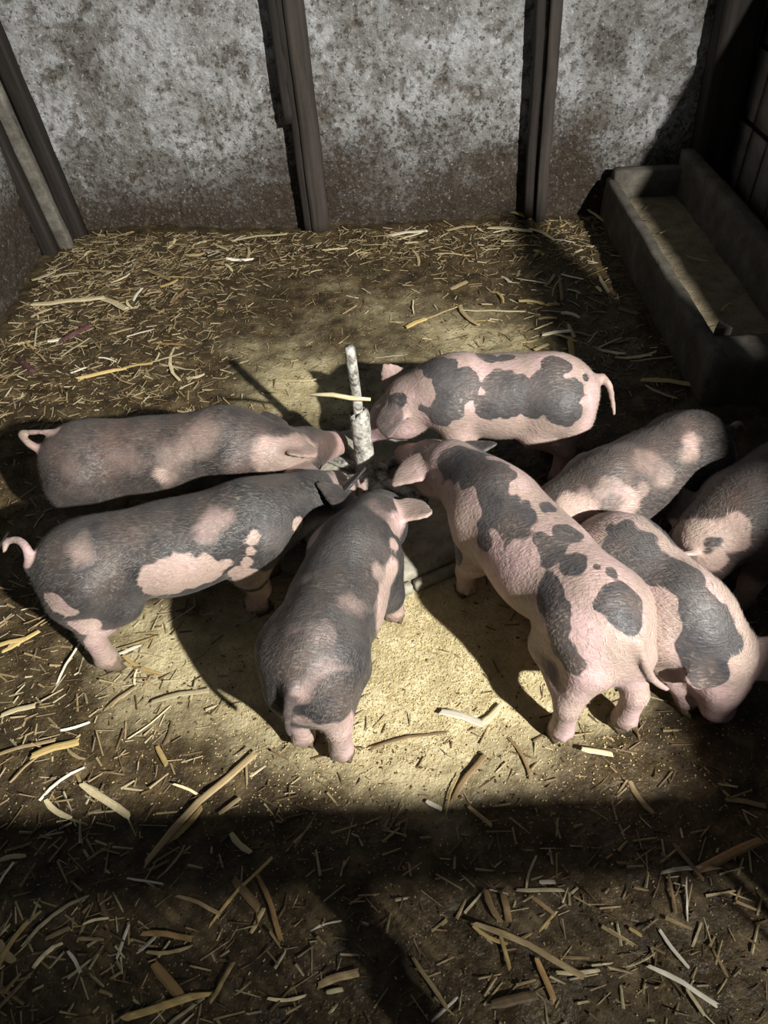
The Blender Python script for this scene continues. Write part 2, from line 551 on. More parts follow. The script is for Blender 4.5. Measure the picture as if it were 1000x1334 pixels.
# ------------------------------------------------------------------ trough
tr = obj('feed_trough', None)
tag(tr, 'long dark concrete feed trough with dusty bed along the right wall', 'trough')
def block(name, lo, hi, seg, mat, parent, seed, jit=.006, bev=.012):
    lo, hi = np.array(lo), np.array(hi)
    g = rough_box(tuple(hi - lo), seg, jit, bev, seed)
    o = obj(name, g.mesh(name, True), mat, parent)
    o.location = ((lo[0] + hi[0]) / 2, (lo[1] + hi[1]) / 2, lo[2])
    return o
block('near_side', (1.075, 2.06, -.02), (1.125, 3.60, .20), (3, 30, 6), TROUGH_M, tr, 40)
block('far_side', (1.405, 2.06, -.02), (1.475, 3.60, .315), (3, 30, 8), TROUGH_M, tr, 41)
block('bed', (1.115, 2.10, -.02), (1.42, 3.55, .125), (14, 50, 3), TROUGH_IN, tr, 42, .010)
block('back_end', (1.10, 3.53, -.02), (1.44, 3.60, .245), (10, 3, 6), TROUGH_M, tr, 43)
block('front_end', (1.085, 2.05, -.02), (1.475, 2.205, .20), (10, 5, 6), TROUGH_M, tr, 44, .010, .02)
g = Geo(); g.add([(0, 0, 0), (.06, 0, 0), (.03, .05, 0), (0, 0, .035), (.06, 0, .035), (.03, .05, .035)],
                 [(0, 2, 1), (3, 4, 5), (0, 1, 4, 3), (1, 2, 5, 4), (2, 0, 3, 5)])
w = obj('corner_wedge', g.mesh('corner_wedge'), TROUGH_M, tr); w.location = (1.12, 2.20, .185)

# ------------------------------------------------------------------ feeder in the middle
fd = obj('floor_feeder', None)
tag(fd, 'round-the-post floor feeder: low worn concrete slab with an upright crusted pipe', 'feeder')
SLAB_C = np.array([.02, 1.66])
SLAB_A = R(24)
g = rough_box((.66, .66, .058), (22, 22, 3), .007, .014, 50)
V = np.array(g.v)
g.v = [tuple(v) for v in V]
s = obj('slab', g.mesh('slab', True), SLAB_M, fd)
s.location = (SLAB_C[0], SLAB_C[1], -.004)
s.rotation_euler = (0, 0, SLAB_A)
s['label'] = 'worn concrete base slab'
# broken edging strips along the near side of the slab
ca, sa = math.cos(SLAB_A), math.sin(SLAB_A)
for k, (u0, u1) in enumerate(((-.30, -.13), (-.122, .02), (.026, .10), (.108, .30))):
    g = rough_box((u1 - u0, .026, .034), (5, 2, 2), .003, .005, 51 + k)
    o = obj('edge_piece', g.mesh('edge_piece', True), SLAB_M, fd)
    u, v = (u0 + u1) / 2, -.346
    o.location = (SLAB_C[0] + u * ca - v * sa, SLAB_C[1] + u * sa + v * ca, -.002)
    o.rotation_euler = (0, 0, SLAB_A + R((-1, 2, -3, 1)[k]))
PB = Vector((-.075, 1.705, .05))      # foot of the pipe
ax = Vector((-.055, .050, 1)).normalized()
n = 9
pts = [PB + ax * (.235 * i / n) for i in range(n + 1)]
g = tube(pts, [.034, .033, .031, .030, .029, .029, .029, .030, .030, .031], 16, False, .05, 3)
gi = tube(pts[::-1], [.025] * 10, 16, False, .03, 4)
# join outer and inner walls into one pipe with a ragged rim
g.add(gi.v, gi.f)
base = (n) * 16
for k in range(16):
    a, b = base + k, base + (k + 1) % 16
    c, d = 160 + k, 160 + (k + 1) % 16
    g.f.append((a, b, d, c))
rr = random.Random(8)
for k in range(16):
    z = rr.uniform(-.012, .010) + (.012 if 3 < k < 9 else 0)
    for b in (base + k, 160 + k):
        p = Vector(g.v[b]); g.v[b] = tuple(p + ax * z)
obj('outer_pipe', g.mesh('outer_pipe', True), PIPE_M, fd)['label'] = 'thick crusted pipe with ragged open top'
q0 = PB + ax * .03
g = tube([q0, q0 + ax * .16, q0 + ax * .21, q0 + ax * .30, q0 + ax * .375, q0 + ax * .42, q0 + ax * .43], [.016, .016, .0155, .015, .0155, .016, .012], 12, True, .04, 5)
obj('inner_pipe', g.mesh('inner_pipe', True), PIPE_M, fd)['label'] = 'thin crusted pipe rising out of the thick one'
# flange and bolts at the foot
g = tube([PB + Vector((.012, -.03, -.01)), PB + Vector((.012, -.03, .018)), PB + Vector((.012, -.03, .024))], [.062, .060, .045], 9, True, .10, 6)
obj('foot_flange', g.mesh('foot_flange', True), PIPE_M, fd)
for dx, dy in ((.05, -.045), (-.035, -.055), (.055, .01)):
    g = tube([PB + Vector((dx, dy, .0)), PB + Vector((dx, dy, .036)), PB + Vector((dx, dy, .038))], [.012, .012, .008], 6, True)
    obj('bolt', g.mesh('bolt'), PIPE_M, fd)
# divider bars radiating over the slab
for k, (a, L, r0, r1) in enumerate(((-38, .22, .018, .015), (147, .30, .017, .013), (118, .24, .014, .012), (30, .30, .014, .012), (215, .26, .013, .012), (265, .20, .013, .012))):
    d = Vector((math.cos(R(a)), math.sin(R(a)), 0))
    st, en = PB + d * .03 + Vector((0, 0, .022)), PB + d * L + Vector((0, 0, .014))
    g = tube([st.lerp(en, t) for t in (0, .25, .5, .75, 1)], [r0, r0, (r0 + r1) / 2, r1, r1], 8, True, .08, 60 + k)
    obj('divider_bar', g.mesh('divider_bar', True), PIPE_M, fd)

# ------------------------------------------------------------------ pigs
def surface_nets(D, org, h):
    s = D < 0
    nx, ny, nz = D.shape
    c = np.zeros((nx - 1, ny - 1, nz - 1), np.uint8)
    for a in (0, 1):
        for b in (0, 1):
            for e in (0, 1):
                c += s[a:nx - 1 + a, b:ny - 1 + b, e:nz - 1 + e]
    act = (c > 0) & (c < 8)
    I = np.argwhere(act)
    vid = np.full(act.shape, -1, np.int64)
    vid[act] = np.arange(len(I))
    acc = np.zeros((len(I), 3)); cnt = np.zeros(len(I))
    corners = [(a, b, e) for a in (0, 1) for b in (0, 1) for e in (0, 1)]
    for i in range(8):
        for ax_ in range(3):
            p = corners[i]
            if p[ax_]: continue
            q = list(p); q[ax_] = 1
            d0 = D[I[:, 0] + p[0], I[:, 1] + p[1], I[:, 2] + p[2]]
            d1 = D[I[:, 0] + q[0], I[:, 1] + q[1], I[:, 2] + q[2]]
            m = (d0 < 0) != (d1 < 0)
            t = np.where(m, d0 / np.where(m, d0 - d1, 1), 0)
            off = np.tile(np.array(p, float), (len(I), 1)); off[:, ax_] += t
            acc += off * m[:, None]; cnt += m
    V = org + (I + acc / cnt[:, None]) * h
    Fs = []
    for ax_ in range(3):
        o1, o2 = [(1, 2), (2, 0), (0, 1)][ax_]
        sl0 = [slice(None)] * 3; sl1 = [slice(None)] * 3
        sl0[ax_] = slice(0, -1); sl1[ax_] = slice(1, None)
        s0, s1 = s[tuple(sl0)], s[tuple(sl1)]
        E = np.argwhere(s0 != s1)
        ok = (E[:, o1] > 0) & (E[:, o2] > 0) & (E[:, o1] < D.shape[o1] - 1) & (E[:, o2] < D.shape[o2] - 1)
        E = E[ok]
        flip = s1[E[:, 0], E[:, 1], E[:, 2]]
        def at(d1_, d2_):
            q = E.copy(); q[:, o1] -= d1_; q[:, o2] -= d2_
            return vid[q[:, 0], q[:, 1], q[:, 2]]
        quad = np.stack([at(1, 1), at(0, 1), at(0, 0), at(1, 0)], 1)
        quad[flip] = quad[flip][:, ::-1]
        Fs.append(quad)
    return V, np.concatenate(Fs)

class Sdf:
    def __init__(self, lo, hi, h):
        self.h = h
        self.org = np.array(lo, float)
        n = np.ceil((np.array(hi) - lo) / h).astype(int) + 1
        self.D = np.full(n, 1.0)
    def region(self, lo, hi):
        a = np.clip(np.floor((lo - self.org) / self.h).astype(int), 0, np.array(self.D.shape) - 1)
        b = np.clip(np.ceil((hi - self.org) / self.h).astype(int) + 1, 1, np.array(self.D.shape))
        ax_ = [self.org[i] + self.h * np.arange(a[i], b[i]) for i in range(3)]
        G = np.stack(np.meshgrid(*ax_, indexing='ij'), -1)
        return tuple(slice(a[i], b[i]) for i in range(3)), G
    def blend(self, sl, d, k):
        o = self.D[sl]
        if k <= 0:
            self.D[sl] = np.minimum(o, d); return
        hh = np.maximum(k - np.abs(o - d), 0) / k
        self.D[sl] = np.minimum(o, d) - hh * hh * k * .25
    def cone(self, a, b, ra, rb, k=.03, sq=None):
        a, b = np.array(a, float), np.array(b, float)
        m = max(ra, rb) + k + 2 * self.h
        sl, G = self.region(np.minimum(a, b) - m, np.maximum(a, b) + m)
        ab = b - a
        L = max(ab @ ab, 1e-9)
        t = np.clip(((G - a) @ ab) / L, 0, 1)
        d = np.linalg.norm(G - a - t[..., None] * ab, axis=-1) - (ra + (rb - ra) * t)
        self.blend(sl, d, k)
    def ell(self, c, ax3, rad, k=.03):
        c = np.array(c, float); rad = np.array(rad, float)
        m = rad.max() + k + 2 * self.h
        sl, G = self.region(c - m, c + m)
        q = (G - c) @ np.array(ax3).T
        k0 = np.linalg.norm(q / rad, axis=-1)
        k1 = np.linalg.norm(q / rad ** 2, axis=-1)
        self.blend(sl, k0 * (k0 - 1) / np.maximum(k1, 1e-6), k)
    def ear(self, root, tip, side, L, W, cup, k=.012, th=.0062):
        """leaf-shaped ear: u runs to the tip, v across, w is the face; cupped across v"""
        root, tip = np.array(root, float), np.array(tip, float)
        u = tip - root; L = np.linalg.norm(u); u /= L
        v = np.array(side, float); v -= u * (v @ u); v /= np.linalg.norm(v)
        w = np.cross(u, v)
        m = max(L, W) + .03
        sl, G = self.region(np.minimum(root, tip) - m * .6, np.maximum(root, tip) + m * .6)
        q = G - root
        U, Vv, Ww = q @ u, q @ v, q @ w
        Ww = Ww - cup * (Vv ** 2) / W - .10 * U * (U / L)
        t = np.clip(U / L, -.2, 1.0)
        half = W * .5 * 1.28 * np.clip((t + .30) / .62, 0, 1) ** .7 * np.clip(1.0 - t, 0, 1) ** .62
        d2 = np.maximum(np.abs(Vv) - half, np.maximum(-U - .01, U - L))
        d = np.maximum(np.abs(Ww) - th * (1.25 - .5 * t), d2 * .75)
        self.blend(sl, d, k)

def unit(v): return np.array(v, float) / np.linalg.norm(v)

def catmull(P, n):
    P = np.array(P, float)
    Q = np.vstack([2 * P[0] - P[1], P, 2 * P[-1] - P[-2]])
    out = []
    for i in range(len(P) - 1):
        p0, p1, p2, p3 = Q[i:i + 4]
        for t in np.linspace(0, 1, n, endpoint=False):
            out.append(.5 * (2 * p1 + (p2 - p0) * t + (2 * p0 - 5 * p1 + 4 * p2 - p3) * t ** 2 + (3 * p1 - p0 - 3 * p2 + p3) * t ** 3))
    out.append(P[-1])
    return np.array(out)

UP = np.array([0, 0, 1.0])
def hoof_mesh():
    g = Geo()
    for sgn in (-1, 1):
        y0, y1 = sgn * .003, sgn * .022
        ring = []
        for z, e, f in ((0, 1.0, .034), (.016, .92, .029), (.032, .75, .018)):
            ring.append([(-.016 * e, y0, z), (f * .55, y0, z), (f, (y0 * 1.5 + y1) / 2.6, z), (f * .5, y1 * e, z), (-.016 * e, y1 * e, z)])
        b = [p for r_ in ring for p in r_]
        fc = []
        for i in range(2):
            for s_ in range(5):
                q = (i * 5 + s_, i * 5 + (s_ + 1) % 5, (i + 1) * 5 + (s_ + 1) % 5, (i + 1) * 5 + s_)
                fc.append(q if sgn > 0 else q[::-1])
        fc.append((0, 1, 2, 3, 4)[::-1] if sgn > 0 else (0, 1, 2, 3, 4))
        fc.append((10, 11, 12, 13, 14) if sgn > 0 else (14, 13, 12, 11, 10))
        g.add(b, fc)
    return g.mesh('hoof', True)
HOOF = hoof_mesh()
def eye_mesh():
    g = Geo()
    n, m_ = 10, 6
    V = [(0, 0, 1)]
    for i in range(1, m_):
        for j in range(n):
            a, b = math.pi * i / m_, 2 * math.pi * j / n
            V.append((math.sin(a) * math.cos(b), math.sin(a) * math.sin(b), math.cos(a)))
    V.append((0, 0, -1))
    fc = [(0, 1 + j, 1 + (j + 1) % n) for j in range(n)]
    for i in range(m_ - 2):
        for j in range(n):
            a = 1 + i * n
            fc.append((a + j, a + n + j, a + n + (j + 1) % n, a + (j + 1) % n))
    l = len(V) - 1; a = 1 + (m_ - 2) * n
    fc += [(l, a + (j + 1) % n, a + j) for j in range(n)]
    return g.add([tuple(.0095 * c for c in v) for v in V], fc).mesh('eye', True)
EYE = eye_mesh()

def make_pig(S):
    hip, sh, poll, sn = (np.array(S[k], float) for k in ('hip', 'sh', 'poll', 'snout'))
    sc = S.get('scale', 1.0)
    fw = unit((sh - hip) * [1, 1, 0])
    lf = np.array([-fw[1], fw[0], 0])
    hd = unit(sn - poll)
    hl = np.linalg.norm(sn - poll)
    hs = unit(np.cross(UP, hd) if abs(hd[2]) < .97 else lf)      # head's left
    hu = np.cross(hd, hs)
    mid = (hip + sh) / 2 + np.array(S.get('bow', (0, 0, 0))) - [0, 0, .012]
    loin = hip * .62 + sh * .38 + np.array(S.get('bow', (0, 0, 0))) * .8 + [0, 0, .004]
    neck = sh * .48 + poll * .52 + [0, 0, .006]
    tailb = hip - fw * .045 * sc - [0, 0, .012]
    line = catmull([tailb, hip, loin, mid, sh, neck, poll], 5)
    rad = np.interp(np.linspace(0, 6, len(line)), range(7), np.array([.086, .112, .106, .119, .114, .090, .070]) * sc * S.get('fat', 1.0))
    feet = S.get('feet', {})
    fat = S.get('fat', 1.0)
    def dflt(k):
        sg = 1 if k[1] == 'l' else -1
        if k[0] == 'h': p = hip - fw * .035 * sc + lf * sg * .078 * sc
        else: p = sh + fw * .01 + lf * sg * .070 * sc
        return np.array([p[0], p[1], 0])
    ft = {k: (np.array([*feet[k][:2], 0.]) if k in feet else dflt(k)) for k in ('hl', 'hr', 'fl', 'fr')}
    tail = np.array(S['tail'], float) if 'tail' in S else np.array([tailb - fw * a_ + lf * b_ + UP * c_ for a_, b_, c_ in S['tail_l']])
    allp = np.vstack([line, list(ft.values()), [sn], tail])
    lo, hi = allp.min(0) - .17, allp.max(0) + .17
    lo[2] = -.03
    D = Sdf(lo, hi, .0062)
    for i in range(len(line) - 1):
        D.cone(line[i], line[i + 1], rad[i], rad[i + 1], .012)
    # belly, chest, withers
    D.ell(mid - [0, 0, .022], [fw, lf, UP], (.16 * sc, .108 * sc * fat, .112 * sc * fat), .05)
    D.ell(sh + [0, 0, .022] - fw * .02, [fw, lf, UP], (.085 * sc, .070 * sc * fat, .100 * sc), .04)
    D.ell(hip + [0, 0, .020] + fw * .02, [fw, lf, UP], (.11 * sc, .082 * sc * fat, .096 * sc), .04)
    D.ell(hip - fw * .058 * sc - [0, 0, .082 * sc], [fw, lf, UP], (.060 * sc, .092 * sc * fat, .086 * sc), .03)
    # head
    hm = poll + hd * hl * .45
    D.cone(poll, hm, .074 * sc, .058 * sc, .03)
    D.cone(hm, sn - hd * .012, .056 * sc, .037 * sc, .03)
    D.cone(poll - hu * .03 * sc + hd * .02, sn - hd * .045 - hu * .022, .058 * sc, .026 * sc, .025)
    for sg in (-1, 1):
        D.ell(poll + hd * hl * .22 + hs * sg * .038 * sc - hu * .028 * sc, [hd, hs, hu], (.062 * sc, .042 * sc, .052 * sc), .03)
        D.ell(poll + hd * hl * .40 + hs * sg * .036 * sc + hu * .030 * sc, [hd, hs, hu], (.028, .019, .019), .02)
    D.ell(sn - hd * .006, [hd, hs, hu], (.016, .039 * sc, .036 * sc), .012)
    # legs
    for k, f in ft.items():
        sg = 1 if k[1] == 'l' else -1
        if k[0] == 'h':
            j0 = hip + lf * sg * .048 * sc + fw * .012 - UP * .005
            dd = (f - (hip - fw * .035 * sc + lf * sg * .078 * sc)) * [1, 1, 0]
            stf = hip + fw * .052 * sc + lf * sg * .066 * sc + dd * .35; stf[2] = .195 * sc
            hock = f - fw * .006 * sc + lf * sg * .002; hock[2] = .142 * sc
            ham = hip - fw * .052 * sc + lf * sg * .050 * sc + dd * .35; ham[2] = .235 * sc
            fet = f - fw * .004; fet[2] = .045
            D.cone(j0, stf, .086 * sc * fat, .050 * sc, .03)
            D.cone(j0 - fw * .03, ham, .078 * sc * fat, .058 * sc, .03)
            D.cone(ham, hock, .052 * sc, .027 * sc, .014)
            D.cone(stf, hock, .044 * sc, .026 * sc, .014)
            D.cone(hock, fet, .0285 * sc, .0265 * sc, .010)
            D.cone(fet, f + [0, 0, .024] + fw * .004, .0270 * sc, .0265 * sc, .012)
            for s2 in (-1, 1): D.cone(fet - fw * .018 + lf * s2 * .011, fet - fw * .026 + lf * s2 * .013 - UP * .014, .008, .006, .006)
        else:
            j0 = sh + lf * sg * .058 * sc - UP * .01
            dd = (f - (sh + fw * .01 + lf * sg * .070 * sc)) * [1, 1, 0]
            elb = sh - fw * .028 * sc + lf * sg * .074 * sc + dd * .30; elb[2] = .178 * sc
            wr_ = elb * .42 + f * .58 + fw * .014; wr_[2] = .095 * sc
            fet = f - fw * .004; fet[2] = .042
            D.cone(j0, elb, .072 * sc * fat, .046 * sc, .025)
            D.cone(elb, wr_, .044 * sc, .030 * sc, .02)
            D.cone(wr_, fet, .0290 * sc, .0250 * sc, .012)
            D.cone(fet, f + [0, 0, .024] + fw * .004, .0270 * sc, .0265 * sc, .012)
            for s2 in (-1, 1): D.cone(fet - fw * .018 + lf * s2 * .011, fet - fw * .026 + lf * s2 * .013 - UP * .014, .008, .006, .006)
    # ears: (forward, outward, up) of each tip in the head's own frame
    ears = S.get('ears', {}); earseg = []
    for sg, kk in ((1, 'l'), (-1, 'r')):
        e = ears.get(kk, (.03, .085, .035))
        root = poll + hd * .025 + hs * sg * .056 * sc + hu * .040 * sc
        tip = root + (hd * e[0] + hs * sg * e[1] + hu * e[2]) * 1.30
        vv = hd * .8 + hu * .35 if abs(unit(tip - root) @ hd) < .8 else hs * sg
        earseg.append((root, tip))
        D.ear(root, tip, vv, .1, S.get('earw', .105), .35 * sg * S.get('cup', 1), .012)
    # tail
    T = catmull(tail, 6)
    tr_ = np.linspace(.0115, .0062, len(T))
    D.cone(tailb + fw * .02, T[0], .05, .014, .02)
    for i in range(len(T) - 1): D.cone(T[i], T[i + 1], tr_[i], tr_[i + 1], .004)
    V, Fq = surface_nets(D.D, D.org, D.h)
    # keep everything above the ground and take the stair-steps out
    nb = np.concatenate([Fq[:, [0, 1]], Fq[:, [1, 2]], Fq[:, [2, 3]], Fq[:, [3, 0]]])
    for _ in range(3):
        a = np.zeros_like(V); c = np.zeros(len(V))
        np.add.at(a, nb[:, 0], V[nb[:, 1]]); np.add.at(c, nb[:, 0], 1)
        np.add.at(a, nb[:, 1], V[nb[:, 0]]); np.add.at(c, nb[:, 1], 1)
        V = V * .5 + .5 * a / np.maximum(c, 1)[:, None]
    base = np.array([mid[0], mid[1], 0.])
    # ---- coat
    A, B, C_ = V[Fq[:, 0]], V[Fq[:, 1]], V[Fq[:, 2]]
    fn = np.cross(B - A, C_ - A)
    N = np.zeros_like(V)
    for i in range(4): np.add.at(N, Fq[:, i], fn)
    N /= np.maximum(np.linalg.norm(N, axis=1, keepdims=True), 1e-12)
    pj = project(V)
    facing = ((np.array([0, 0, CAM_H]) - V) * N).sum(1) > 0
    dark_base = S['base'] == 'dark'
    f = np.full(len(V), 1.0 if dark_base else -1.0)
    wob = (fbm(V, 13, S['seed'], 3) - .5) * .085 + (fbm(V, 45, S['seed'] + 3, 2) - .5) * .022
    def stamp(c, r, val, soft):
        nonlocal f
        d = np.linalg.norm(V - c, axis=1) + wob * min(1, max(.25 if r < .022 else .75, r / .05))
        w_ = 1 - sstep(1 - soft, 1 + soft, d / r)
        f = f * (1 - w_) + val * w_
    # legs, snout and belly of a pied pig are pale
    low = 1 - sstep(.10, .17, V[:, 2] + wob)
    f = f * (1 - low) - low
    srng = random.Random(S['seed'])
    for _ in range(S.get('extra', 5)):
        i = srng.randrange(len(V))
        if not facing[i] and .16 < V[i, 2]:
            stamp(V[i], srng.uniform(.03, .07), -1 if dark_base else 1, .25)
    for sp in S['spots']:
        x, y, r = sp[:3]
        val = sp[3] if len(sp) > 3 else (-1.0 if dark_base else 1.0)
        soft = sp[4] if len(sp) > 4 else S.get('soft', .2)
        d2 = np.hypot(pj[:, 0] - x, pj[:, 1] - y)
        ok = np.where((d2 < 9) & facing)[0]
        if len(ok) == 0:
            ok = np.where(facing)[0]; ok = ok[np.argsort(d2[ok])[:3]]
            if d2[ok[0]] > 40: continue
        i = ok[np.argmin(pj[ok, 2])]
        stamp(V[i], S.get('rk', 1.2) * r * pj[i, 2] / F_PX, val, soft)
    for (r_, t_), kk in zip(earseg, 'lr'):
        if kk in S.get('ear_c', {}):
            ab = t_ - r_; tt = np.clip((V - r_) @ ab / (ab @ ab), .30, 1.1)
            we = 1 - sstep(.040, .052, np.linalg.norm(V - r_ - tt[:, None] * ab, axis=1))
            f = f * (1 - we) + S['ear_c'][kk] * we
    # pink snout and inner ears, pink tail
    wsn = 1 - sstep(.05, .09, np.linalg.norm(V - sn, axis=1))
    if S.get('pink_snout', True): f = f * (1 - wsn) - wsn
    dt = np.min(np.linalg.norm(V[:, None, :] - T[None, 2:, :], axis=2), axis=1)
    wt = 1 - sstep(.014, .022, dt)
    f = f * (1 - wt) - .75 * wt * S.get('tail_pink', 1)
    mud = np.clip(1 - V[:, 2] / .08, 0, 1) * .75 + .18
    me = mesh_np('pig', V - base, Fq)
    attr(me, 'coat', f); attr(me, 'mud', mud)
    o = obj('pig', me, S['mat'], loc=tuple(base))
    tag(o, S['label'], 'pig', 'young pied pigs around the feeder')
    for k, p in ft.items():
        h_ = obj('hoof', HOOF, HOOF_M, o)
        h_.location = tuple(p - base + [0, 0, -.003] + fw * .004)
        h_.rotation_euler = (0, 0, math.atan2(fw[1], fw[0]) + srng.uniform(-.15, .15))
    for sg in (-1, 1):
        e = obj('eye', EYE, EYE_M, o)
        e.location = tuple(poll + hd * hl * .42 + hs * sg * .0505 * sc + hu * .032 * sc - base)
    # bristles: short fine hairs lying back along the body
    nr = np.random.default_rng(S['seed'])
    nh = S.get('hairs', 8000)
    okv = np.where((V[:, 2] > .12) & (np.linalg.norm(V - sn, axis=1) > .12))[0]
    near = np.full(len(okv), False)
    for r_, t_ in earseg:
        for w_ in (0, .33, .66, 1.0): near |= np.linalg.norm(V[okv] - (r_ * (1 - w_) + t_ * w_), axis=1) < .052
    near |= (dt[okv] < .03)
    okv = okv[~near]
    iv = nr.choice(okv, nh)
    p0, nn = V[iv] - base, N[iv]
    back = -fw + nr.normal(0, .35, (nh, 3)) - .25 * UP
    tg = back - nn * (back * nn).sum(1, keepdims=True)
    tg /= np.maximum(np.linalg.norm(tg, axis=1, keepdims=True), 1e-6)
    Lh = nr.uniform(.009, .019, (nh, 1))
    sd = np.cross(tg, nn) * .00036
    p1_ = p0 + tg * Lh * .55 + nn * Lh * .13
    p2_ = p0 + tg * Lh + nn * Lh * .16
    HV = np.stack([p0 - sd, p0 + sd, p1_ + sd * .8, p1_ - sd * .8, p2_ + sd * .2, p2_ - sd * .2], 1).reshape(-1, 3)
    b = np.arange(nh)[:, None] * 6
    HF = np.concatenate([b + [[0, 1, 2, 3]], b + [[3, 2, 4, 5]]])
    hm_ = mesh_np('bristles', HV, HF)
    attr(hm_, 'coat', np.repeat(f[iv], 6))
    ho = obj('bristles', hm_, HAIR_M, o)
    ho['kind'] = 'stuff'
    return o

HM = Mat('pale_bristle', .5, .4); HM.base(HM.mix(HM.ramp(HM.math('ADD', HM.math('MULTIPLY', HM.attr('coat'), .5), .5), [(.3, (0, 0, 0)), (.7, (1, 1, 1))]), (.54, .45, .38), (.135, .128, .118))); HAIR_M = HM.m
PINK = (.52, .360, .360)
SK_DARK = mat_skin('slate_hide', (.022, .021, .023), (.085, .077, .072), PINK, .5, (.27, .24, .19), width=.28)
SK_PIED = mat_skin('pink_hide_slate_spots', (.036, .034, .037), (.105, .097, .096), PINK, .4, (.46, .38, .31), tan=(.30, .235, .19), width=.16)
SK_SOFT = mat_skin('smoky_brown_hide', (.028, .024, .023), (.105, .082, .074), (.44, .30, .275), .7, (.26, .21, .17), width=.42)

def Z(px, py, z): return tuple(at_z(px, py, z))

PIGS = []
# A: upper left, smoky, head stretched to the feeder
PIGS.append(dict(seed=1, base='dark', mat=SK_SOFT, fat=.90, soft=.5,
    label='smoky grey-brown pig on the left, furthest back along the straw, tail curled at left edge',
    hip=Z(110, 600, .285), sh=Z(300, 580, .285), poll=Z(366, 590, .255), snout=Z(440, 577, .13),
    tail=[Z(62, 590, .33), Z(38, 578, .36), Z(28, 565, .37), Z(45, 563, .38), Z(72, 562, .39)],
    ears=dict(l=(.02, .06, .03), r=(-.070, .022, -.01)), ear_c=dict(r=-.35),
    spots=[(225, 600, 22, .2, .6), (258, 572, 24, .05, .6), (215, 625, 12, -.6, .5), (355, 605, 20, -.8), (385, 588, 14, -1), (395, 608, 14, -.9),
           (378, 612, 22, -.35, .5), (415, 578, 22, -1), (100, 610, 20, .6, .6), (165, 610, 18, .45, .6)]))
# B: left foreground, pink belly
PIGS.append(dict(seed=2, base='dark', mat=SK_DARK, soft=.14, fat=.92,
    label='dark pig with a bright pink belly patch and thin curled tail, left of the feeder',
    hip=Z(112, 735, .285), sh=Z(332, 678, .285), poll=Z(408, 650, .245), snout=Z(462, 634, .10),
    feet=dict(hr=at_z(146, 868)[:2], fr=at_z(338, 795)[:2]),
    tail=[Z(38, 738, .33), Z(36, 718, .37), Z(24, 704, .38), Z(8, 706, .37), Z(6, 718, .36)],
    ears=dict(l=(.065, .045, .030), r=(.0, .055, .055)), ear_c=dict(l=-.25),
    spots=[(218, 758, 26), (245, 750, 24), (270, 745, 18), (298, 741, 12), (208, 775, 14), (232, 772, 14), (255, 766, 14), (280, 758, 12), (340, 700, 7), (332, 712, 8), (330, 726, 7), (324, 740, 11), (316, 752, 12),
           (325, 762, 20), (338, 785, 22), (396, 684, 9), (72, 796, 12), (95, 806, 12), (115, 822, 18), (130, 845, 18), (142, 866, 16),
           (104, 708, 20, -.1, .8), (276, 675, 22, -.1, .8), (112, 690, 12, .2, .8), (180, 690, 26, .4, .9), (428, 600, 14, .2), (440, 600, 16, -.8), (34, 725, 8)]))
# C: centre, seen from behind
PIGS.append(dict(seed=3, base='dark', mat=SK_DARK, soft=.4, fat=.86, tail_pink=-.6,
    label='dark pig seen from behind in the middle, head at the feeder, pink right ear spread',
    hip=Z(407, 850, .285), sh=Z(462, 722, .285), poll=Z(488, 680, .262), snout=Z(500, 655, .09),
    feet=dict(hl=at_z(398, 966)[:2], hr=at_z(447, 985)[:2], fr=at_z(514, 806)[:2]),
    tail_l=[(.070, .0, .045), (.092, .004, .0), (.098, .010, -.05), (.092, .012, -.10)],
    ears=dict(l=(-.01, .07, .05), r=(-.055, .068, -.015)), ear_c=dict(r=-1), earw=.115,
    spots=[(522, 682, 12), (521, 705, 10), (518, 740, 16, -.8, .4), (512, 775, 18), (510, 800, 24), (500, 742, 16, -.2, .5), (392, 948, 20), (440, 965, 28), (425, 955, 18),
           (395, 912, 20, -.3, .9), (440, 890, 18, .0, .9), (388, 750, 24, .1, .9), (462, 778, 22, .0, .9), (370, 815, 20, .3, .9), (430, 815, 22, .35, .9), (488, 652, 22, .1, .6),
           (542, 663, 26, -1), (528, 655, 12, -1), (438, 908, 20, 1, .3), (505, 720, 14, .8, .3)]))
# D: right of centre, spotted, tail hanging
PIGS.append(dict(seed=4, base='pink', mat=SK_PIED, soft=.2, fat=.95, rk=1.38,
    label='large pink pig with many slate spots seen from behind, tail hanging straight, right of centre',
    hip=Z(776, 800, .295), sh=Z(646, 662, .295), poll=Z(588, 610, .26), snout=Z(528, 592, .10),
    feet=dict(hl=at_z(727, 958)[:2], hr=at_z(808, 944)[:2], fl=at_z(606, 772)[:2]),
    tail_l=[(.072, 0, .050), (.098, -.012, .0), (.108, -.035, -.055), (.116, -.062, -.095), (.122, -.088, -.125)],
    ears=dict(l=(-.005, .090, -.02), r=(-.07, .045, -.01)), ear_c=dict(l=-1, r=.8), earw=.115,
    spots=[(605, 592, 26), (585, 586, 16), (632, 600, 22), (655, 608, 15), (633, 637, 19), (660, 668, 30), (650, 690, 16), (625, 703, 15), (622, 685, 9), (690, 650, 12, .5),
           (713, 654, 14), (743, 684, 15), (728, 680, 10), (713, 707, 14), (700, 695, 8), (747, 728, 17), (777, 730, 9), (800, 738, 9), (772, 783, 12), (805, 780, 22), (824, 800, 18), (832, 815, 12),
           (708, 770, 18), (712, 792, 22), (716, 815, 22), (724, 845, 20), (738, 868, 18), (600, 622, 9, .4), (530, 600, 26, -1)]))
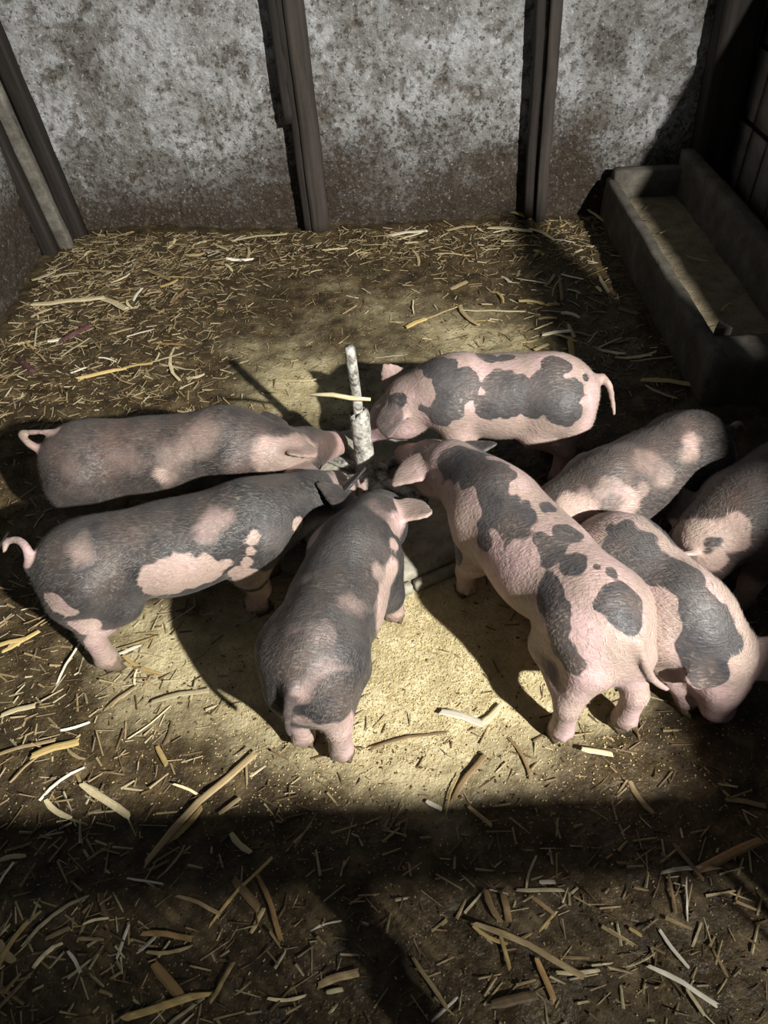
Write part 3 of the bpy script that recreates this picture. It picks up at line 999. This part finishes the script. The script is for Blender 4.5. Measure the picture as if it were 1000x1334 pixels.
# E: back, pink with big spots
PIGS.append(dict(seed=5, base='pink', mat=SK_PIED, soft=.12, fat=.97, rk=1.08,
    label='pink pig with large slate patches standing sideways behind the feeder, head to the left',
    hip=Z(722, 512, .29), sh=Z(588, 512, .285), poll=Z(534, 524, .25), snout=Z(480, 564, .11),
    tail=[Z(784, 492, .32), Z(793, 502, .31), Z(797, 520, .27), Z(800, 540, .23)],
    ears=dict(l=(-.005, .088, -.015), r=(.0, .03, .06)), ear_c=dict(l=.15), bow=(0, .01, 0),
    spots=[(560, 466, 18), (576, 470, 13), (545, 470, 10), (636, 456, 14), (655, 456, 12), (598, 492, 18), (580, 508, 20), (592, 520, 14), (574, 548, 22), (562, 552, 12),
           (650, 488, 19), (652, 508, 19), (668, 525, 18), (688, 532, 18), (664, 542, 12), (638, 541, 15), (724, 467, 15), (740, 470, 9), (712, 500, 20), (732, 505, 24), (748, 518, 24),
           (736, 545, 22), (755, 540, 16), (700, 520, 18), (770, 487, 6), (505, 528, 13), (528, 565, 12, -.3, .4)]))
# F: right, smoky
PIGS.append(dict(seed=6, base='dark', mat=SK_SOFT, soft=.4, fat=.90,
    label='smoky brown pig with a pale rump patch on the right, standing diagonally behind the others',
    hip=Z(895, 588, .27), sh=Z(785, 640, .275), poll=Z(728, 668, .25), snout=Z(668, 668, .10),
    tail=[Z(950, 560, .30), Z(962, 552, .28), Z(968, 560, .24)],
    ears=dict(l=(.0, .05, .06), r=(0, .07, .05)),
    spots=[(904, 568, 10, -.35, .6), (908, 582, 10, -.45, .6), (900, 592, 8, -.1, .6), (805, 668, 13, -.4), (828, 650, 13, -.35), (795, 650, 12, .0, .5), (868, 628, 10, -.05, .7), (880, 620, 8, .1, .7), (845, 635, 9, .0),
           (745, 662, 18, -.9), (735, 650, 12, -.7), (797, 665, 9, .6), (850, 600, 16, .2, .6)]))
# G: at right edge, dark with pink face
PIGS.append(dict(seed=7, base='dark', mat=SK_SOFT, soft=.16,
    label='dark pig cut off by the right edge, pink cheek with one round dark spot',
    hip=Z(1075, 600, .29), sh=Z(975, 668, .285), poll=Z(918, 705, .245), snout=Z(868, 740, .12),
    feet=dict(fl=at_z(962, 790)[:2]),
    tail=[Z(1130, 580, .32), Z(1145, 570, .30), Z(1150, 585, .26)],
    ears=dict(l=(-.01, .05, .05), r=(-.02, .06, .04)),
    spots=[(878, 702, 20), (900, 700, 22), (925, 697, 22), (945, 697, 18), (958, 715, 14), (905, 728, 20), (925, 742, 18), (890, 722, 16), (916, 713, 11, 1, .1)]))
# H: lower right, head down
PIGS.append(dict(seed=8, base='pink', mat=SK_PIED, soft=.25, fat=.90,
    label='pink and black pig at the lower right, nosing the floor with its ear spread',
    hip=Z(806, 728, .265), sh=Z(893, 806, .26), poll=Z(938, 850, .20), snout=Z(934, 926, .045),
    feet=dict(fr=at_z(888, 918)[:2]),
    tail=[Z(790, 690, .33), Z(800, 675, .36), Z(815, 678, .36)],
    ears=dict(l=(-.02, .085, .03), r=(-.075, .025, -.005)), ear_c=dict(l=-1, r=1),
    spots=[(800, 690, 24), (830, 712, 28), (862, 735, 18), (790, 705, 18), (885, 748, 18), (908, 775, 18), (895, 797, 15), (925, 800, 18), (950, 820, 18), (920, 830, 26), (898, 848, 15), (940, 842, 22),
           (960, 845, 16), (945, 862, 12), (925, 858, 14)]))
for S in PIGS: make_pig(S)

# ------------------------------------------------------------------ litter
def straw_mesh(seed, bend, flat):
    """unit-length stalk piece along x, closed and flattened, frayed at its ends"""
    rr = random.Random(seed)
    g = Geo()
    V, Fc = [], []
    N_, S_ = 5, 6
    for i in range(N_):
        t = i / (N_ - 1)
        x = t - .5
        y = bend * math.sin(t * math.pi) + rr.uniform(-.012, .012)
        z = rr.uniform(0, .02) + .03 * math.sin(t * math.pi * rr.uniform(.6, 1.5)) * abs(bend) * 4
        w = .5 * (1 + rr.uniform(-.15, .15)) * (rr.uniform(.6, 1) if i in (0, N_ - 1) else 1)
        for s_ in range(S_):
            a = 2 * math.pi * s_ / S_
            V.append((x + rr.uniform(-.05, .05) * (i in (0, N_ - 1)), y * 1.0, z, w * math.cos(a), w * flat * math.sin(a)))
    for i in range(N_ - 1):
        for s_ in range(S_):
            a, b = i * S_ + s_, i * S_ + (s_ + 1) % S_
            Fc.append((a, b, b + S_, a + S_))
    Fc.append(tuple(range(S_ - 1, -1, -1))); Fc.append(tuple(range((N_ - 1) * S_, N_ * S_)))
    return V, Fc
SHAPES = [straw_mesh(k, b, f) for k, (b, f) in enumerate([(0, .32), (.04, .25), (-.05, .3), (.10, .28), (-.11, .25), (.02, .4), (.06, .22), (-.03, .22)])]
_cache = {}
def straw_data(shape, mat, ratio):
    """mesh 1 m long with a width ratio (rounded so that alike pieces share their mesh)"""
    key = (shape, mat, ratio)
    if key not in _cache:
        V, Fc = SHAPES[shape]
        g = Geo().add([(x, y + dy * ratio, z + dz * ratio + ratio * .2) for x, y, z, dy, dz in V], Fc)
        m = g.mesh('straw_piece', False); m.materials.append(STRAW[mat])
        _cache[key] = m
    return _cache[key]

def ground(x, y): return float(height_map(np.array([[x, y, 0.]]))[0])

def lay(p, q, w, mat, shape=0, name='straw_piece', lift=.003):
    p, q = Vector(p), Vector(q)
    L = (q - p).length
    ratio = min((.02, .03, .045, .06, .08, .11, .15, .2, .28), key=lambda r_: abs(r_ - w / L))
    o = obj(name, straw_data(shape, mat, ratio))
    c = (p + q) / 2
    o.location = (c.x, c.y, ground(c.x, c.y) + lift)
    o.rotation_euler = (0, random.Random(int(c.x * 9999)).uniform(-.06, .02), math.atan2(q.y - p.y, q.x - p.x))
    o.scale = (L, L, L)
    return o

# salient pieces measured in the photo: x1,y1,x2,y2 (pixels), width (pixels), material, shape, label
HAND = [
 (45, 405, 138, 398, 9, 0, 0, 'long pale stalk lying furthest left near the left wall'),
 (134, 397, 166, 411, 9, 0, 1, 'pale stalk end bent off the long stalk near the left wall'),
 (98, 360, 160, 360, 6, 3, 0, 'tan stalk lying level above the long pale stalk'),
 (44, 372, 75, 360, 7, 0, 2, 'pale husk beside the foot of the left wall'),
 (195, 358, 222, 370, 6, 3, 0, 'short tan stalk in the straw below the left wall post'),
 (300, 312, 372, 305, 6, 0, 1, 'pale straw on the litter left of the double-board post'),
 (205, 449, 242, 452, 5, 5, 0, 'orange stalk lying in the straw above the smoky left pig'),
 (162, 486, 200, 480, 6, 1, 1, 'golden straw just above the smoky left pig'),
 (228, 450, 236, 500, 4, 0, 4, 'thin bent straw standing out above the back of the smoky pig'),
 (65, 452, 92, 446, 7, 4, 2, 'white husk scrap beside the red corn cob'),
 (72, 476, 118, 448, 4, 0, 0, 'thin pale straw below the red corn cob'),
 (504, 306, 555, 299, 8, 4, 1, 'pale straw in front of the back wall between the posts'),
 (510, 312, 548, 302, 4, 0, 0, 'thin straw tucked beside the pale straw by the back wall'),
 (636, 297, 692, 302, 9, 0, 1, 'pale husk heap straw at the foot of the paired battens'),
 (655, 275, 690, 286, 9, 1, 3, 'golden husk propped against the paired battens'),
 (690, 298, 720, 312, 7, 0, 3, 'curved pale straw right of the paired battens'),
 (764, 272, 786, 290, 5, 0, 0, 'pale straw by the far end of the trough'),
 (529, 426, 554, 415, 10, 1, 1, 'golden husk behind the pink pig with large patches'),
 (554, 414, 600, 396, 4, 3, 0, 'tan twig above the back of the patched pink pig'),
 (600, 404, 682, 406, 4, 0, 0, 'long thin straw across the bare floor behind the patched pink pig'),
 (598, 398, 622, 424, 6, 3, 2, 'tan stalk crossing the long thin straw'),
 (706, 437, 742, 432, 8, 4, 1, 'white husk above the rump of the patched pink pig'),
 (740, 422, 748, 440, 5, 0, 0, 'short straw beside the white husk'),
 (742, 440, 745, 470, 8, 5, 0, 'orange-brown stalk upright behind the patched pink pig'),
 (836, 496, 905, 503, 9, 1, 1, 'golden leaf strip at the near corner of the trough'),
 (840, 503, 880, 520, 5, 0, 2, 'pale straw beneath the golden leaf strip'),
 (855, 365, 880, 350, 5, 3, 0, 'tan straw beside the trough side'),
 (795, 330, 840, 334, 4, 3, 0, 'tan straw on the floor left of the trough'),
 (728, 360, 731, 395, 4, 2, 0, 'dark twig upright on the bare back floor'),
 (0, 930, 44, 918, 9, 0, 1, 'pale stalk at the left edge of the floor'),
 (2, 848, 50, 822, 8, 1, 0, 'golden stalk left of the hind leg of the pink-bellied pig'),
 (42, 986, 102, 968, 11, 1, 1, 'broad golden strip left of the foreground'),
 (105, 1021, 168, 1063, 10, 0, 0, 'straight pale stalk in the left foreground'),
 (52, 1040, 108, 1000, 5, 4, 3, 'thin white curved husk in the left foreground'),
 (198, 914, 270, 899, 8, 0, 1, 'pale strip below the hind foot of the pink-bellied pig'),
 (203, 970, 216, 995, 7, 1, 0, 'short golden stalk in the left foreground'),
 (192, 1122, 330, 985, 12, 3, 1, 'longest broad tan stalk running diagonally through the left foreground'),
 (215, 1098, 262, 1052, 8, 1, 2, 'golden stalk beside the longest tan stalk'),
 (285, 1060, 312, 1040, 6, 3, 0, 'tan stalk right of the longest tan stalk'),
 (300, 1085, 326, 1110, 9, 0, 2, 'pale leaf in the shaded band'),
 (574, 927, 628, 943, 11, 4, 1, 'white split stalk on the meal between the two middle pigs'),
 (622, 944, 652, 918, 8, 0, 2, 'pale split leaf beside the white split stalk'),
 (484, 972, 580, 952, 5, 2, 1, 'thin brown twig below the central dark pig'),
 (555, 1043, 575, 1053, 7, 4, 0, 'white chip below the bare meal patch'),
 (757, 978, 796, 985, 7, 0, 0, 'pale straw below the hind feet of the spotted pig'),
 (664, 960, 690, 1012, 5, 2, 3, 'dark curved twig left of the spotted pig'),
 (590, 1040, 632, 985, 7, 2, 1, 'brown leaf in front of the meal patch'),
 (610, 1050, 640, 1075, 6, 3, 0, 'tan stalk at the edge of the shaded band'),
 (703, 1148, 723, 1148, 8, 4, 0, 'small white block chip in the dark foreground'),
 (904, 1135, 990, 1095, 12, 5, 0, 'thick orange-brown stalk at the right edge of the foreground'),
 (877, 1099, 915, 1146, 6, 2, 0, 'thin brown stick leaning on the thick orange-brown stalk'),
 (946, 1038, 998, 1048, 8, 3, 1, 'tan leaf at the right edge below the nosing pig'),
 (198, 1254, 238, 1303, 13, 5, 0, 'thick orange-brown stalk at the bottom left'),
 (274, 1307, 304, 1255, 6, 1, 0, 'thin bright yellow stalk at the bottom left'),
 (414, 1282, 466, 1267, 11, 3, 1, 'tan split stalk lying at the bottom centre'),
 (425, 1292, 446, 1288, 7, 0, 0, 'short pale piece below the tan split stalk'),
 (640, 1310, 698, 1297, 12, 2, 0, 'thick brown stalk at the bottom edge'),
 (620, 1204, 756, 1273, 9, 3, 1, 'long tan stalk in the right foreground pile'),
 (698, 1248, 722, 1304, 8, 5, 0, 'orange-brown stalk under the long tan stalk'),
 (632, 1160, 652, 1200, 9, 2, 2, 'brown leaf on top of the right foreground pile'),
 (655, 1165, 662, 1200, 8, 2, 1, 'dark brown leaf beside the right foreground pile'),
 (616, 1205, 660, 1228, 6, 1, 2, 'golden straw in the right foreground pile'),
 (650, 1210, 664, 1262, 5, 1, 0, 'thin golden straw pointing down from the right foreground pile'),
 (846, 1258, 932, 1310, 8, 4, 1, 'bright white stalk at the bottom right'),
 (894, 1288, 917, 1322, 5, 0, 0, 'thin pale straw crossing the bright white stalk'),
 (537, 1247, 582, 1312, 6, 3, 0, 'tan stalk standing out at the bottom edge centre'),
 (562, 1330, 596, 1298, 4, 4, 0, 'thin white straw at the bottom edge centre'),
 (302, 1142, 336, 1182, 13, 2, 0, 'broad brown husk in the left foreground pile'),
 (336, 1140, 364, 1224, 8, 5, 1, 'brown stalk pointing down from the left foreground pile'),
 (325, 1212, 342, 1180, 6, 3, 0, 'tan stalk crossing in the left foreground pile'),
 (184, 1214, 248, 1223, 7, 5, 1, 'orange stalk above the thick stalk at the bottom left'),
 (190, 1240, 248, 1232, 5, 3, 2, 'tan stalk just above the thick stalk at the bottom left'),
 (150, 1248, 166, 1204, 5, 4, 0, 'thin white straw in the dark bottom left'),
 (58, 1222, 90, 1208, 7, 3, 0, 'tan straw in the dark bottom left'),
 (0, 1228, 20, 1254, 10, 3, 2, 'tan leaf at the bottom left edge'),
 (230, 1165, 285, 1190, 6, 3, 1, 'dim tan stalk in the dark left foreground'),
 (870, 1135, 880, 1190, 4, 2, 0, 'thin dark twig right of the foreground'),
 (820, 1208, 836, 1218, 6, 1, 0, 'small golden chip in the dark right foreground'),
 (690, 1165, 722, 1190, 5, 2, 0, 'brown twig right of the foreground pile'),
]
random.seed(11)
for k, (x1, y1, x2, y2, w_, m_, sh_, lab) in enumerate(HAND):
    a, b = at_z(x1, y1, .01), at_z(x2, y2, .01)
    dep = project(np.array([(a + b) / 2]))[0, 2]
    tag(lay(a, b, w_ * dep / F_PX, m_, sh_, lift=.004 + .002 * (k % 3)), lab, 'straw')

pr_t = random.Random(3)
for k in range(9):
    x, y, a_ = pr_t.uniform(1.16, 1.36), 2.35 + k * .13, pr_t.uniform(-.8, .9)
    L = pr_t.uniform(.05, .10)
    d = Vector((math.cos(a_), math.sin(a_), 0)) * L / 2
    o = lay(Vector((x, y, 0)) - d, Vector((x, y, 0)) + d, .006, pr_t.choice((0, 1, 3, 2)), pr_t.randrange(8))
    o.location.z = .134
    tag(o, 'small straw piece lying on the dusty bed of the trough', 'straw', 'straw lying in the trough')

# the bar stuck across the thin pipe is a loose stick
cr = at_y(443, 514, 1.70)
g = tube([Vector(cr) + Vector((-.085, .004, .002)), Vector(cr) + Vector((-.02, 0, .0)), Vector(cr) + Vector((.03, -.018, -.001)), Vector(cr) + Vector((.085, -.02, -.006))], [.005, .007, .007, .005], 7, True, .1, 2)
o = obj('cross_stick', g.mesh('cross_stick', True), STRAW[0], fd)
o['label'] = 'pale stick across the thin pipe'

# corn cobs in the straw at the left
def cob(px1, py1, px2, py2, r_, label):
    a, b = Vector(at_z(px1, py1, .025)), Vector(at_z(px2, py2, .03))
    n_ = 9
    pts_ = [a.lerp(b, i / n_) for i in range(n_ + 1)]
    rad_ = [r_ * (.55 + .45 * math.sin(math.pi * (.18 + .74 * i / n_)) + (.05 if i % 2 else -.03)) for i in range(n_ + 1)]
    g = tube([p - a for p in pts_], rad_, 12, True, .10, int(px1))
    o = obj('corn_cob', g.mesh('corn_cob', True), COB_M)
    o.location = a
    tag(o, label, 'corn cob', 'bare corn cobs in the straw')
cob(78, 447, 118, 425, .017, 'dull pinkish-red bare corn cob lying in the straw by the left wall')
cob(24, 468, 44, 486, .017, 'dark red bare corn cob at the left edge of the straw')

# loose pieces one can still pick out
def litter_density(x, y):
    d = .10
    d += 1.1 * sstep(-.45, -.95, x) * sstep(1.85, 2.3, y)
    d += .9 * sstep(3.05, 3.4, y)
    d += .55 * sstep(-.35, -.75, x) * sstep(1.7, 1.2, y)
    d += .40 * sstep(.80, .55, y)
    d += .28 * sstep(.2, .7, x) * sstep(1.9, 2.4, y)
    d *= 1 - .75 * math.exp(-(((x - .1) / .55) ** 2 + ((y - 1.15) / .32) ** 2))
    return d
pr = random.Random(77)
AREAS = [('straw piece strewn thickly along the back wall and left corner', lambda x, y: y > 2.3 and (x < -.55 or y > 3.1), 95),
         ('straw piece scattered thinly over the bare floor behind the pigs', lambda x, y: y > 2.1 and x >= -.55 and y <= 3.1, 55),
         ('straw piece trodden into the floor at the left of the pigs', lambda x, y: y <= 1.9 and x < -.3 and y > .7, 36),
         ('straw piece lying in the dim muck of the foreground', lambda x, y: y <= .8, 30)]
for lab, inside, count in AREAS:
    done = 0
    while done < count:
        x, y = pr.uniform(-1.5, 1.0), pr.uniform(.28, 3.55)
        if not inside(x, y) or pr.random() > litter_density(x, y): continue
        px, py, dep = project(np.array([[x, y, 0]]))[0]
        if not (-10 < px < 1010 and 0 < py < 1334): continue
        L = pr.choice((.05, .06, .07, .08, .10, .12, .14)) * pr.uniform(.8, 1.2) * (1.15 if y > 2 else 1)
        a = pr.gauss(.35, .8)
        d = Vector((math.cos(a), math.sin(a), 0)) * L / 2
        c = Vector((x, y, 0))
        o = lay(c - d, c + d, pr.uniform(.004, .012) * (1.4 if y > 2.0 else 1), pr.choice((0, 0, 0, 1, 1, 3, 3, 4, 2)), pr.randrange(8), lift=.004)
        o.rotation_euler[0] = pr.uniform(-.5, .5); o.rotation_euler[1] = pr.uniform(-.15, .15)
        tag(o, lab, 'straw', lab.replace('straw piece', 'straw'))
        done += 1

# the uncountable rest: chaff, meal grains, dung crumbs
def chaff(name, n, seed, mat, pick, Lr, Wr, label, cat, zoff=.002, tilt=.25):
    nr = np.random.default_rng(seed)
    pts = []
    while len(pts) < n:
        xy = nr.uniform((-1.55, .20), (1.1, 3.60), (4000, 2))
        w = pick(xy[:, 0], xy[:, 1])
        pts += list(xy[nr.random(4000) < w])
    xy = np.array(pts[:n])
    z = height_map(np.column_stack([xy, np.zeros(n)])) + zoff
    a = nr.normal(.35, .9, n)
    L = nr.uniform(*Lr, n); W = nr.uniform(*Wr, n); T = W * nr.uniform(.3, .6, n)
    u = np.stack([np.cos(a), np.sin(a), nr.normal(0, tilt, n)], 1); u /= np.linalg.norm(u, axis=1, keepdims=True)
    v = np.stack([-np.sin(a), np.cos(a), nr.normal(0, .4, n)], 1)
    v -= u * (u * v).sum(1, keepdims=True); v /= np.linalg.norm(v, axis=1, keepdims=True)
    w = np.cross(u, v)
    c = np.column_stack([xy, z + T * .4])
    u, v, w = u * L[:, None] / 2, v * W[:, None] / 2, w * T[:, None] / 2
    V = np.stack([c - u - v, c - u + v, c - u + w * 1.6, c + u - v * .7, c + u + v * .7, c + u + w * 1.4], 1).reshape(-1, 3)
    b = np.arange(n)[:, None] * 6
    tri = [[0, 2, 1], [3, 4, 5], [0, 1, 4], [0, 4, 3], [1, 2, 5], [1, 5, 4], [2, 0, 3], [2, 3, 5]]
    Fc = np.concatenate([b + [t] for t in tri])
    o = obj(name, mesh_np(name, V, Fc, False), mat)
    tag(o, label, cat, kind='stuff')

vden = np.vectorize(litter_density)
chaff('straw_chaff', 2900, 1, STRAW[3], lambda x, y: np.clip(vden(x, y) * .8, 0, 1), (.014, .065), (.0025, .0075), 'short tan straw chaff strewn over the whole pen floor', 'chaff')
chaff('straw_chaff', 1900, 2, STRAW[0], lambda x, y: np.clip(vden(x, y) * .8, 0, 1), (.012, .060), (.0024, .0070), 'pale straw chaff strewn over the whole pen floor', 'chaff')
chaff('straw_chaff', 3200, 3, STRAW[2], lambda x, y: np.clip(.25 + vden(x, y) * .5, 0, 1), (.012, .055), (.0025, .006), 'brown straw chaff trodden into the pen floor', 'chaff')
chaff('spilled_feed_meal', 15000, 4, GRAIN_M, lambda x, y: np.clip(np.exp(-(((x - .06) / .42) ** 2 + ((y - 1.08) / .27) ** 2)) * 1.0 + .02, 0, 1), (.0022, .0055), (.0018, .0042), 'yellow meal grains spilled over the bare floor by the feeder', 'feed', .0005)
chaff('dung_crumbs', 9000, 5, CRUMB_M, lambda x, y: np.clip(.5 - .45 * clean_map(x, y) + .3 * (y < .8), 0, 1), (.003, .010), (.0025, .006), 'dark crumbs of trodden dung and earth on the floor', 'dirt', .0, .5)
